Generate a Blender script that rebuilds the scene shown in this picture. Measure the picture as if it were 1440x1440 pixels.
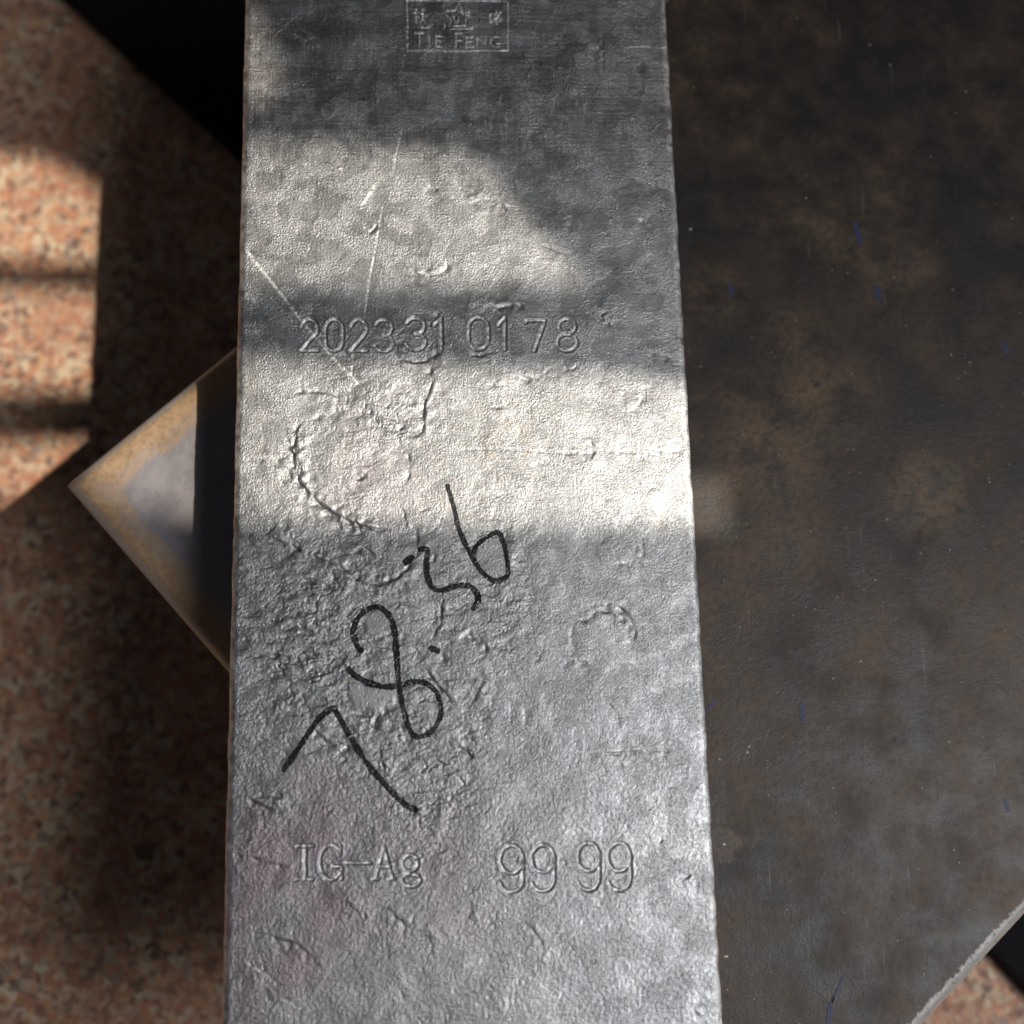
import bpy, bmesh, math, random
import numpy as np
from mathutils import Matrix, Vector

for o in list(bpy.data.objects):
    bpy.data.objects.remove(o)
scene = bpy.context.scene
C = scene.collection
MM = 0.001
Z_FLOOR, Z_PLATE, Z_TOP = 0.0, 0.1155, 0.1455        # floor, scale platform, top face of the ingot

# ------------------------------------------------------------------ camera
cam_d = bpy.data.cameras.new('camera')
cam = bpy.data.objects.new('camera', cam_d); C.objects.link(cam)
cam_d.sensor_width = 36.0; cam_d.lens = 37.5
cam_d.clip_start = 0.01; cam_d.clip_end = 50
R = Matrix(((0.998548, 0.015368, -0.051629), (-0.024491, 0.983174, -0.181024), (0.047978, 0.182026, 0.982123)))
cam.matrix_world = Matrix.Translation((-0.001915, -0.054822, Z_TOP + 0.296273)) @ R.to_4x4()
cam_d.dof.use_dof = True; cam_d.dof.focus_distance = 0.303; cam_d.dof.aperture_fstop = 6.2
scene.camera = cam

# ------------------------------------------------------------------ light
SUN = Vector((0.634, -0.0925, 1.0)).normalized()      # towards the sun
world = bpy.data.worlds.new('World'); scene.world = world; world.use_nodes = True
bg = world.node_tree.nodes['Background']
bg.inputs['Color'].default_value = (0.80, 0.86, 1.0, 1); bg.inputs['Strength'].default_value = 0.03

sd = bpy.data.lights.new('sun', 'SUN'); sun = bpy.data.objects.new('sun', sd); C.objects.link(sun)
sd.energy = 4.0; sd.angle = math.radians(0.62); sd.color = (1.0, 0.92, 0.80)
sun.rotation_euler = SUN.to_track_quat('Z', 'Y').to_euler()

def area(name, loc, target, size, size_y, power, col):
    d = bpy.data.lights.new(name, 'AREA'); d.shape = 'RECTANGLE'; d.size = size; d.size_y = size_y
    d.energy = power; d.color = col
    o = bpy.data.objects.new(name, d); C.objects.link(o); o.location = loc
    o.rotation_euler = (Vector(loc) - Vector(target)).to_track_quat('Z', 'Y').to_euler()
    return o
# added area lamp just inside the gobo, soft daylight fill from the right
area('daylight_fill', (0.50, -0.22, 0.72), (0.0, -0.02, Z_TOP), 0.42, 0.42, 6.3, (0.95, 0.975, 1.0))

scene.view_settings.view_transform = 'Standard'; scene.view_settings.look = 'None'
scene.view_settings.exposure = 0.0; scene.view_settings.gamma = 1.0
scene.view_settings.use_curve_mapping = False

# ------------------------------------------------------------------ measured marks, millimetres on the ingot / platform
STAMP = [[[-45.86,55.0],[-45.74,55.55],[-45.54,56.06],[-45.26,56.51],[-44.91,56.88],[-44.52,57.15],[-44.08,57.32],[-43.63,57.37],[-43.17,57.31],[-42.73,57.13],[-42.33,56.85],[-41.98,56.47],[-41.7,56.01],[-41.49,55.5],[-41.36,54.94],[-41.33,54.36],[-41.39,53.79],[-41.53,53.25],[-45.82,47.99],[-41.18,47.95]],[[-39.1,54.29],[-39.06,54.87],[-38.94,55.44],[-38.73,55.96],[-38.46,56.43],[-38.12,56.82],[-37.73,57.13],[-37.3,57.34],[-36.84,57.44],[-36.38,57.44],[-35.93,57.33],[-35.49,57.11],[-35.1,56.8],[-34.75,56.4],[-34.47,55.93],[-34.26,55.41],[-34.13,54.84],[-34.09,54.26],[-34.08,50.99],[-34.12,50.41],[-34.24,49.85],[-34.44,49.33],[-34.72,48.86],[-35.06,48.48],[-35.45,48.17],[-35.88,47.97],[-36.33,47.86],[-36.79,47.87],[-37.24,47.98],[-37.67,48.19],[-38.06,48.5],[-38.41,48.89],[-38.69,49.36],[-38.9,49.88],[-39.03,50.45],[-39.07,51.03],[-39.1,54.29]],[[-31.7,54.84],[-31.58,55.39],[-31.37,55.91],[-31.08,56.36],[-30.73,56.72],[-30.33,57.0],[-29.89,57.16],[-29.43,57.21],[-28.98,57.15],[-28.54,56.97],[-28.14,56.69],[-27.79,56.31],[-27.51,55.85],[-27.3,55.34],[-27.18,54.78],[-27.15,54.2],[-27.21,53.63],[-27.36,53.08],[-31.71,47.81],[-27.05,47.77]],[[-24.47,55.53],[-24.19,56.08],[-23.78,56.53],[-23.26,56.87],[-22.68,57.06],[-22.06,57.1],[-21.46,56.98],[-20.9,56.71],[-20.43,56.3],[-20.08,55.79],[-19.87,55.21],[-19.81,54.6],[-19.91,53.99],[-20.16,53.42],[-20.55,52.95],[-21.04,52.58],[-21.61,52.35],[-22.22,52.28]],[[-22.22,52.47],[-21.55,52.38],[-20.91,52.14],[-20.37,51.75],[-19.95,51.25],[-19.67,50.66],[-19.57,50.03],[-19.64,49.39],[-19.87,48.8],[-20.27,48.28],[-20.79,47.87],[-21.4,47.6],[-22.07,47.48],[-22.75,47.53],[-23.4,47.74],[-23.96,48.09],[-24.42,48.57],[-24.73,49.14]],[[-15.59,55.99],[-15.28,56.54],[-14.82,56.99],[-14.25,57.33],[-13.6,57.52],[-12.92,57.56],[-12.25,57.44],[-11.64,57.17],[-11.12,56.76],[-10.73,56.25],[-10.5,55.67],[-10.44,55.05],[-10.56,54.44],[-10.84,53.88],[-11.27,53.4],[-11.81,53.03],[-12.45,52.8],[-13.12,52.73]],[[-13.12,52.92],[-12.37,52.84],[-11.67,52.59],[-11.07,52.2],[-10.6,51.7],[-10.31,51.11],[-10.19,50.47],[-10.27,49.84],[-10.54,49.24],[-10.98,48.72],[-11.56,48.31],[-12.24,48.04],[-12.98,47.93],[-13.73,47.97],[-14.44,48.18],[-15.07,48.54],[-15.57,49.02],[-15.91,49.59]],[[-7.51,55.46],[-5.55,57.78],[-5.68,48.12]],[[2.37,54.4],[2.43,54.98],[2.59,55.55],[2.84,56.08],[3.17,56.55],[3.57,56.94],[4.04,57.25],[4.54,57.46],[5.07,57.57],[5.61,57.56],[6.14,57.45],[6.63,57.24],[7.09,56.92],[7.48,56.52],[7.79,56.04],[8.02,55.51],[8.16,54.94],[8.19,54.36],[8.12,51.07],[8.06,50.48],[7.91,49.92],[7.66,49.39],[7.32,48.93],[6.92,48.53],[6.46,48.23],[5.96,48.02],[5.43,47.92],[4.89,47.92],[4.37,48.03],[3.87,48.25],[3.42,48.56],[3.04,48.96],[2.72,49.43],[2.49,49.96],[2.36,50.52],[2.32,51.11],[2.37,54.4]],[[11.05,55.21],[13.04,57.53],[12.82,47.85]],[[19.17,56.0],[19.18,56.68],[24.79,56.64],[21.44,47.26]],[[33.63,54.67],[33.44,53.82],[32.94,53.1],[32.21,52.59],[31.34,52.36],[30.45,52.44],[29.66,52.83],[29.08,53.47],[28.78,54.27],[28.81,55.13],[29.16,55.93],[29.79,56.56],[30.6,56.94],[31.5,57.01],[32.35,56.77],[33.05,56.25],[33.5,55.51],[33.63,54.67]],[[33.93,49.81],[33.7,48.86],[33.11,48.05],[32.24,47.48],[31.21,47.23],[30.15,47.32],[29.21,47.76],[28.52,48.47],[28.17,49.37],[28.2,50.33],[28.61,51.22],[29.35,51.93],[30.32,52.35],[31.38,52.43],[32.4,52.16],[33.23,51.58],[33.76,50.75],[33.93,49.81]]]
STAMP2 = [[[-43.45,-89.31],[-43.36,-97.77]],[[-45.39,-89.25],[-41.5,-89.37]],[[-45.29,-97.71],[-41.43,-97.83]],[[-34.26,-91.22],[-34.59,-90.62],[-34.99,-90.11],[-35.43,-89.71],[-35.92,-89.43],[-36.42,-89.27],[-36.93,-89.26],[-37.44,-89.38],[-37.92,-89.63],[-38.36,-90.0],[-38.75,-90.49],[-39.07,-91.07],[-39.32,-91.74],[-39.49,-92.46],[-39.57,-93.22],[-39.57,-93.99],[-39.47,-94.75],[-39.29,-95.48],[-39.03,-96.16],[-38.7,-96.76],[-38.31,-97.26],[-37.86,-97.66],[-37.38,-97.94],[-36.88,-98.09],[-36.37,-98.1],[-35.87,-97.99],[-35.39,-97.74],[-34.95,-97.37],[-34.56,-96.89],[-34.23,-96.31]],[[-34.14,-89.77],[-34.25,-91.82]],[[-36.06,-94.77],[-33.83,-94.84],[-33.81,-98.03]],[[-32.62,-93.95],[-26.19,-94.15]],[[-24.96,-98.22],[-22.7,-90.2],[-20.47,-98.37]],[[-24.11,-95.18],[-21.3,-95.27]],[[-25.52,-98.21],[-24.12,-98.25]],[[-21.32,-98.34],[-19.91,-98.38]],[[-13.76,-94.65],[-13.9,-95.39],[-14.31,-96.03],[-14.92,-96.46],[-15.65,-96.65],[-16.4,-96.56],[-17.08,-96.2],[-17.58,-95.62],[-17.85,-94.9],[-17.85,-94.14],[-17.57,-93.44],[-17.06,-92.89],[-16.37,-92.57],[-15.62,-92.52],[-14.89,-92.75],[-14.29,-93.23],[-13.89,-93.89],[-13.76,-94.65]],[[-14.18,-93.36],[-12.82,-92.76]],[[-17.19,-96.29],[-17.47,-97.24],[-13.68,-97.83]],[[-14.35,-97.55],[-13.74,-97.9],[-13.32,-98.35],[-13.15,-98.86],[-13.23,-99.38],[-13.57,-99.84],[-14.12,-100.2],[-14.83,-100.41],[-15.62,-100.47],[-16.4,-100.35],[-17.1,-100.08],[-17.63,-99.68],[-17.95,-99.2],[-18.01,-98.68],[-17.81,-98.18],[-17.38,-97.76],[-16.75,-97.46],[-16.0,-97.31]],[[14.23,-94.52],[14.0,-95.81],[13.38,-96.91],[12.47,-97.67],[11.4,-98.0],[10.3,-97.84],[9.32,-97.23],[8.59,-96.23],[8.22,-95.0],[8.25,-93.68],[8.68,-92.46],[9.45,-91.51],[10.46,-90.95],[11.57,-90.86],[12.64,-91.25],[13.51,-92.08],[14.06,-93.22],[14.23,-94.52]],[[14.23,-94.52],[14.11,-99.29],[14.1,-99.77],[14.04,-100.27],[13.91,-100.76],[13.7,-101.21],[13.42,-101.63],[13.08,-101.99],[12.68,-102.29],[12.24,-102.52],[11.77,-102.67],[11.28,-102.75],[10.79,-102.74],[10.3,-102.64],[9.84,-102.47],[9.4,-102.22],[9.02,-101.9],[8.68,-101.53],[8.42,-101.1],[8.22,-100.64]],[[22.62,-94.61],[22.38,-95.89],[21.75,-96.98],[20.84,-97.73],[19.76,-98.05],[18.65,-97.9],[17.68,-97.29],[16.95,-96.3],[16.58,-95.08],[16.62,-93.77],[17.06,-92.57],[17.84,-91.62],[18.85,-91.07],[19.97,-90.98],[21.04,-91.37],[21.9,-92.19],[22.46,-93.32],[22.62,-94.61]],[[22.62,-94.61],[22.47,-99.33],[22.46,-99.8],[22.4,-100.3],[22.26,-100.78],[22.05,-101.24],[21.77,-101.65],[21.42,-102.01],[21.02,-102.31],[20.58,-102.53],[20.11,-102.68],[19.62,-102.76],[19.12,-102.74],[18.64,-102.65],[18.17,-102.48],[17.74,-102.23],[17.35,-101.92],[17.02,-101.55],[16.75,-101.12],[16.56,-100.66]],[[34.78,-94.56],[34.53,-95.87],[33.92,-96.99],[33.03,-97.77],[31.99,-98.11],[30.93,-97.95],[30.0,-97.33],[29.31,-96.31],[28.97,-95.05],[29.02,-93.71],[29.45,-92.46],[30.21,-91.49],[31.19,-90.92],[32.27,-90.82],[33.29,-91.22],[34.11,-92.06],[34.63,-93.23],[34.78,-94.56]],[[34.78,-94.56],[34.58,-99.42],[34.56,-99.91],[34.51,-100.42],[34.37,-100.92],[34.16,-101.38],[33.88,-101.81],[33.55,-102.18],[33.16,-102.49],[32.74,-102.72],[32.28,-102.88],[31.81,-102.95],[31.33,-102.94],[30.86,-102.85],[30.42,-102.67],[30.01,-102.42],[29.64,-102.1],[29.32,-101.71],[29.07,-101.28],[28.89,-100.8]],[[43.21,-94.82],[42.95,-96.13],[42.3,-97.26],[41.37,-98.04],[40.28,-98.37],[39.17,-98.21],[38.19,-97.58],[37.48,-96.57],[37.12,-95.3],[37.18,-93.96],[37.64,-92.71],[38.43,-91.74],[39.47,-91.17],[40.59,-91.07],[41.66,-91.48],[42.52,-92.32],[43.06,-93.48],[43.21,-94.82]],[[43.21,-94.82],[42.99,-99.69],[42.97,-100.17],[42.91,-100.69],[42.76,-101.18],[42.54,-101.65],[42.25,-102.08],[41.9,-102.45],[41.49,-102.75],[41.04,-102.99],[40.56,-103.14],[40.07,-103.22],[39.57,-103.21],[39.08,-103.11],[38.61,-102.93],[38.18,-102.68],[37.8,-102.36],[37.47,-101.97],[37.21,-101.54],[37.02,-101.06]],[[25.33,-95.68],[25.53,-95.89]]]
LOGO = [[[-14.69,160.68],[16.51,160.88],[16.1,143.84],[-14.67,143.54],[-14.69,160.68]],[[-11.98,157.71],[-12.02,152.99]],[[-12.81,156.48],[-11.03,156.5]],[[-12.68,154.96],[-11.18,155.13]],[[-10.34,157.42],[-9.38,157.43]],[[-10.62,156.04],[-9.12,156.06]],[[-9.93,157.73],[-9.96,154.53],[-10.65,153.0]],[[-9.96,154.53],[-9.15,153.17]],[[-10.26,151.34],[-8.35,151.35],[-6.97,152.58]],[[1.34,159.83],[-0.07,157.37],[-2.96,157.03]],[[1.34,159.83],[2.65,156.02],[1.03,157.53]],[[4.32,157.26],[4.28,155.12],[3.31,154.65]],[[3.21,156.64],[4.85,156.65]],[[3.19,155.72],[4.84,155.89]],[[-2.7,155.82],[-1.22,154.15],[-1.93,152.02]],[[-0.65,155.68],[0.14,153.25]],[[1.27,155.4],[0.68,152.95]],[[-0.7,152.12],[3.41,152.22]],[[3.31,154.5],[3.0,152.37]],[[-1.53,151.05],[5.44,151.17],[5.26,151.63]],[[-3.58,151.09],[-3.02,152.46]],[[12.85,157.65],[12.11,155.5]],[[12.55,156.73],[14.35,157.05],[12.22,154.28]],[[12.81,156.12],[14.56,154.45]],[[12.1,154.74],[13.89,154.91]],[[11.94,153.82],[14.14,153.99]],[[12.93,155.2],[12.88,152.91]],[[10.75,156.1],[10.7,153.66],[11.52,153.66]],[[11.18,156.71],[11.11,153.66]],[[-12.45,149.5],[-9.59,149.52]],[[-11.01,149.51],[-11.05,144.83]],[[-8.05,148.78],[-8.09,145.01]],[[-5.93,148.8],[-5.97,145.03]],[[-5.93,148.71],[-4.02,148.51]],[[-5.95,147.14],[-4.59,147.0]],[[-5.97,145.18],[-4.06,145.19]],[[0.22,149.76],[0.15,145.07]],[[0.22,149.61],[2.13,149.57]],[[0.19,147.34],[2.23,147.2]],[[3.48,148.58],[3.42,144.95]],[[3.48,148.27],[5.39,148.29]],[[3.45,146.76],[5.23,146.78]],[[3.42,145.01],[5.47,145.12]],[[6.69,144.67],[6.75,148.15],[9.17,145.9],[9.22,148.47]],[[13.6,148.21],[12.38,148.65],[10.99,147.88],[10.68,146.37],[11.48,145.16],[13.12,145.02],[13.64,146.24],[12.46,146.23]]]
MARKER = {"seven":[[[-49.66,-70.02],[-47.21,-66.53],[-43.33,-60.79],[-40.06,-56.29],[-36.09,-53.23]],[[-36.43,-52.96],[-34.75,-55.76],[-31.41,-61.75],[-26.11,-69.69],[-19.52,-76.96],[-16.24,-79.94],[-13.62,-80.97]]],"eight":[[[-28.24,-38.76],[-30.13,-36.23],[-30.82,-32.5],[-29.47,-29.13],[-26.76,-26.8],[-23.71,-26.52],[-21.0,-28.96],[-19.65,-32.73],[-19.01,-40.18],[-18.38,-48.22],[-17.08,-54.88],[-15.11,-60.85],[-12.12,-61.59],[-8.75,-59.37],[-7.02,-55.13],[-7.98,-50.46],[-10.64,-47.73],[-14.0,-46.99],[-18.04,-47.89],[-22.74,-48.12],[-27.43,-46.68],[-30.79,-44.6],[-32.47,-42.56]]],"dot":[[[-10.4,-37.8],[-7.03,-38.96]]],"three":[[[-17.03,-14.39],[-14.07,-12.22]],[[-13.02,-10.7],[-10.4,-10.54],[-10.65,-14.36],[-10.48,-17.84],[-9.0,-21.32],[-6.27,-22.06],[-2.83,-21.09],[0.61,-20.81],[2.99,-22.58],[3.63,-25.01],[2.56,-27.05],[1.53,-27.16]]],"six":[[[-4.63,8.1],[-2.84,1.66],[-1.21,-5.43],[1.8,-12.15],[4.81,-17.08],[7.87,-19.56],[10.64,-19.27],[12.06,-17.56],[11.83,-12.67],[10.88,-8.45],[9.55,-5.96],[6.39,-7.32],[3.57,-9.73],[2.0,-12.5]]]}
FOLDS = [[[[-44.86,27.47],[-46.83,24.15],[-47.53,16.69],[-46.67,10.92],[-42.44,5.34],[-36.86,0.58],[-30.31,-2.77],[-24.76,-4.28],[-18.41,-3.97]],0.28,0.5,0.22],[[[-44.86,27.47],[-40.05,28.88],[-36.43,29.89],[-36.66,34.74],[-45.55,35.25],[-51.57,33.84]],0.14,0.5,0.12],[[[-31.47,-11.2],[-32.64,-15.37],[-28.12,-19.63],[-22.42,-19.94],[-17.89,-17.64],[-13.1,-11.93],[-13.23,-2.84]],0.18,0.5,-0.16],[[[-31.47,-11.2],[-27.34,-9.67],[-24.38,-12.73]],0.16,0.4,0.1],[[[-56.87,-4.51],[-51.37,-7.39],[-41.79,-11.73],[-33.59,-15.34],[-32.22,-17.43]],0.22,0.45,0.12],[[[-49.32,-8.12],[-45.21,-10.28],[-39.06,-11.43],[-34.26,-16.7]],0.15,0.4,-0.1],[[[-60.91,-38.91],[-51.58,-38.78],[-46.89,-39.89],[-41.54,-39.0],[-32.82,-38.53]],0.26,0.45,0.12],[[[-48.34,-30.78],[-44.97,-31.52],[-41.6,-32.95],[-39.59,-31.64],[-33.52,-31.08]],0.2,0.4,0.1],[[[-47.65,-32.14],[-42.92,-34.94],[-38.23,-33.02]],0.12,0.4,0.1],[[[-28.79,-35.25],[-24.74,-34.99],[-19.32,-33.42],[-13.91,-35.56],[-10.54,-37.33]],0.14,0.4,0.05],[[[-4.73,56.03],[-5.3,48.08],[-8.18,44.16],[-8.73,36.32],[-10.65,31.48],[-11.19,23.77],[-14.91,21.9],[-20.45,24.84]],0.13,0.5,0.12],[[[-5.3,48.08],[-9.58,44.66],[-14.75,44.21],[-18.49,46.7],[-18.94,51.15],[-16.09,55.61]],0.16,0.4,0.12],[[[-8.98,57.56],[-7.07,58.54],[-6.14,56.54],[-8.25,54.86],[-9.46,56.56]],0.3,0.6,0],[[[-60.12,-76.13],[-57.5,-77.16],[-52.26,-79.54],[-47.71,-78.72],[-48.41,-75.51]],0.2,0.5,0.12],[[[-57.51,-76.53],[-52.31,-76.35],[-48.39,-76.78]],0.12,0.4,-0.1],[[[-61.53,-90.28],[-60.03,-91.47],[-55.62,-92.17],[-51.67,-93.44],[-47.74,-94.51]],0.28,0.5,0.1],[[[-55.28,-110.68],[-50.41,-112.24],[-44.57,-114.29],[-37.72,-120.98]],0.1,0.5,0.08],[[[-24.11,-103.77],[-16.28,-110.6],[-11.38,-112.64],[-9.49,-119.21]],0.12,0.6,0.1],[[[14.36,-109.75],[19.13,-116.48],[17.04,-120.14]],0.1,0.6,0.1],[[[-64.21,16.09],[-56.28,15.98],[-47.93,16.7]],0.14,0.35,0.06],[[[-7.6,18.05],[10.04,18.24],[30.4,16.93],[46.83,17.14],[63.6,14.4]],0.1,0.3,0.05],[[[24.1,-67.78],[35.59,-67.42],[47.81,-67.09],[55.31,-66.95],[57.98,-68.01]],0.14,0.3,0.08],[[[35.59,-67.42],[36.81,-70.73],[38.03,-74.03]],0.12,0.3,0.04],[[[40.92,-69.53],[44.13,-73.55]],0.1,0.3,0.04],[[[33.87,-27.42],[35.04,-26.88],[36.27,-26.51],[37.54,-26.32],[38.83,-26.3],[40.1,-26.45],[41.33,-26.79],[42.5,-27.29],[43.58,-27.95],[44.56,-28.76],[45.41,-29.69],[46.12,-30.73],[46.67,-31.87],[47.05,-33.07],[47.26,-34.32],[47.29,-35.58],[47.15,-36.84],[46.83,-38.07],[46.34,-39.24],[45.69,-40.34]],0.1,0.45,0.08],[[[33.98,-30.55],[34.76,-30.02],[35.61,-29.59],[36.52,-29.29],[37.45,-29.11],[38.39,-29.06],[39.34,-29.15],[40.25,-29.36],[41.13,-29.7],[41.95,-30.16],[42.69,-30.73],[43.34,-31.4],[43.89,-32.15],[44.33,-32.97],[44.65,-33.84],[44.84,-34.76],[44.89,-35.69],[44.82,-36.62],[44.61,-37.54],[44.28,-38.42],[43.83,-39.24],[43.27,-40.0]],0.08,0.45,-0.09],[[[30.08,-39.72],[29.56,-38.58],[29.21,-37.38],[29.03,-36.14],[29.03,-34.88],[29.21,-33.62],[29.56,-32.4],[30.08,-31.24],[30.75,-30.15]],0.06,0.35,0.05],[[[-8.33,-22.71],[-6.33,-26.87],[-7.06,-30.95],[-9.17,-36.34]],0.14,0.5,0.12],[[[-18.57,-20.45],[-18.26,-25.26],[-19.29,-27.29]],0.16,0.4,0.05],[[[-11.27,-43.04],[-7.95,-47.8],[-2.64,-53.91]],0.12,0.5,0.1],[[[-31.43,-55.19],[-27.43,-55.95],[-24.77,-59.3],[-19.45,-60.74],[-18.79,-63.38]],0.14,0.5,-0.1],[[[-23.45,-63.26],[-23.13,-67.82],[-21.48,-71.75]],0.2,0.5,0.14],[[[-7.47,-63.67],[-1.47,-65.14],[2.49,-67.86]],0.2,0.7,0.12],[[[-2.37,-36.49],[1.08,-33.85],[4.45,-35.96],[5.73,-40.05],[0.92,-42.64]],0.14,0.5,0.12],[[[-42.69,-58.19],[-39.36,-60.89],[-36.04,-62.93],[-30.08,-61.78]],0.14,0.5,0.1],[[[-46.46,-19.92],[-43.09,-17.92],[-38.32,-20.07],[-32.88,-20.86]],0.14,0.4,0.1],[[[-61.5,-10.69],[-62.8,-13.08],[-63.42,-15.48]],0.2,0.4,0.1],[[[14.38,40.02],[21.94,39.46],[26.79,42.87]],0.12,0.6,0.1],[[[5.87,39.12],[10.54,37.11],[13.38,37.58]],0.1,0.5,0.08],[[[29.71,44.83],[31.51,41.84],[35.39,43.79]],0.1,0.4,0.08],[[[-15.51,72.2],[-10.74,71.17],[-5.0,72.16],[-3.99,76.24]],0.12,0.4,0.12],[[[-1.33,61.52],[8.2,60.96],[16.83,61.92],[19.19,60.4]],0.14,0.5,0.1],[[[43.67,59.24],[41.68,57.74],[44.45,54.7]],0.12,0.4,0.08],[[[50.52,19.17],[57.04,17.16],[63.67,17.07]],0.1,0.3,0.05],[[[45.61,150.61],[45.57,138.47]],0.1,0.3,0.04],[[[1.8,93.41],[9.37,94.93],[16.37,90.87]],0.14,0.5,0.14],[[[16.64,102.07],[16.91,93.91]],0.08,0.4,0.06]]
SCRATCHES = [[[[-62.53,79.29],[-55.17,69.77],[-45.78,56.86],[-36.52,45.38],[-28.97,37.42]],0.75,1.0],[[[-16.5,117.98],[-18.24,109.84],[-19.55,102.24]],0.38,0.8],[[[-24.62,99.04],[-28.83,91.77]],0.95,1.0],[[[-22.53,92.21],[-24.23,81.41],[-26.11,70.31],[-27.97,57.17]],0.42,0.9],[[[-31.03,48.55],[-31.8,33.64]],0.5,0.8],[[[-32.98,25.24],[-34.71,6.65]],0.35,0.55],[[[-51.75,119.02],[-53.19,101.75],[-54.16,83.71]],0.35,0.4],[[[22.43,119.29],[19.59,109.92]],0.3,0.6],[[[60.36,138.57],[55.88,122.97]],0.25,0.4],[[[52.48,145.3],[58.04,145.59],[65.35,145.16]],0.45,0.8],[[[-58.52,-117.49],[-51.21,-122.79]],0.45,0.9],[[[-49.71,-126.5],[-43.91,-129.89]],0.45,0.8],[[[-53.83,-121.33],[-53.67,-130.43]],0.4,0.7],[[[-56.98,-107.37],[-56.39,-113.14]],0.4,0.8],[[[-50.74,-122.35],[-50.51,-130.55]],0.3,0.6],[[[-48.72,-128.8],[-48.94,-133.14]],0.35,0.6],[[[47.48,-66.88],[55.3,-67.09]],0.3,0.6],[[[32.75,3.97],[37.18,8.94]],0.3,0.4],[[[31.14,4.15],[41.85,14.95]],0.3,0.4],[[[-33.35,14.52],[-35.13,5.13]],0.3,0.4],[[[-29.58,93.93],[-24.44,98.48]],0.2,0.3],[[[-62.24,64.99],[-58.73,62.79]],2.2,0.7],[[[41.01,145.94],[44.06,144.99]],2.0,0.5],[[[14.96,123.27],[14.81,116.92]],0.5,0.5],[[[13.14,119.26],[13.06,115.74]],0.5,0.5],[[[8.64,120.89],[8.57,117.13]],0.5,0.5],[[[10.17,121.6],[10.28,116.9]],0.5,0.5],[[[13.58,129.42],[13.07,126.1]],0.5,0.5],[[[38.93,125.75],[38.85,123.37]],0.5,0.5],[[[-40.79,124.43],[-38.63,119.07]],0.5,0.5],[[[36.82,127.64],[36.52,125.26]],0.5,0.5],[[[-56.43,146.65],[-53.15,150.42],[-45.58,158.56]],0.35,0.35],[[[-49.31,148.85],[-45.94,146.74],[-42.6,148.05]],0.5,0.4],[[[-38.59,120.49],[-36.25,123.62]],0.6,0.5]]
PATCHES = [[[2.99,-12.21],[6.45,-8.64],[9.89,-6.67],[11.79,-11.36],[12.04,-17.59],[9.21,-19.54],[7.22,-19.5]],[[-32.15,-46.45],[-26.36,-48.12],[-19.41,-48.09],[-19.62,-52.86],[-24.83,-54.07],[-30.21,-53.37],[-32.13,-50.65]],[[-27.44,-29.17],[-24.05,-26.86],[-21.0,-29.3],[-19.86,-32.73],[-24.73,-33.98],[-27.44,-33.25]]]
BLUE = [[[134.01,101.9],[134.96,93.3],1.98],[[90.36,80.0],[90.82,76.06],1.54],[[139.47,79.03],[139.73,73.83],1.98],[[179.89,59.3],[180.92,55.63],1.98],[[73.82,-57.32],[77.96,-53.8],1.1],[[104.03,-55.28],[104.05,-60.83],1.98],[[164.14,-85.82],[165.07,-89.4],1.76],[[110.73,-134.07],[106.55,-141.33],0.88],[[107.12,-139.41],[104.61,-147.06],1.32]]
RUST = [[[99.56,22.42],26.4,1.0],[[149.29,10.14],19.8,1.0],[[117.15,41.04],28.6,0.7],[[85.73,77.56],17.6,0.6],[[91.62,41.3],15.4,0.6],[[126.69,-36.75],26.4,0.5],[[77.85,-69.86],13.2,0.5],[[130.22,-83.82],19.8,0.45],[[78.47,-94.67],7.7,0.9],[[155.28,-21.82],22.0,0.4],[[102.16,-5.12],19.8,0.8],[[82.43,-31.43],13.2,0.5],[[144.09,79.75],24.2,0.45],[[162.75,-78.44],13.2,0.5],[[111.79,62.73],19.8,0.6]]
PITS = [[[116.3,45.1],1.32],[[115.26,46.78],0.88],[[159.74,3.52],1.54],[[95.34,-44.11],1.1],[[126.9,-112.78],1.1],[[135.85,-131.62],0.88],[[131.76,-67.05],1.1]]
SPECKS = [[[74.31,-127.5],1.3],[[99.75,58.46],0.7],[[106.99,58.16],0.8],[[75.82,-96.01],1.6],[[74.94,-127.52],0.8],[[121.65,-43.19],0.9],[[153.39,-8.95],0.9],[[102.89,-10.54],0.7],[[147.18,-68.09],0.9],[[133.91,-104.92],0.8],[[131.37,-115.74],0.9],[[125.79,-124.94],0.9],[[133.01,-134.47],0.7],[[109.94,-80.75],0.8],[[88.96,0.53],0.7],[[115.92,-23.07],0.7],[[77.23,52.15],0.7],[[85.15,-67.95],1.3],[[84.61,-69.62],1.1],[[76.02,-71.49],1.0],[[74.38,-136.67],0.7],[[81.93,-139.46],0.6],[[76.6,99.47],1.2],[[143.6,82.25],0.9],[[163.13,77.92],0.8],[[101.58,-28.53],0.6],[[108.64,-26.91],0.7]]
BASE = [[-212.2,299.8],[-93.8,183.9],[205.2,-154.3],[229.6,-182.8]]

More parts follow.
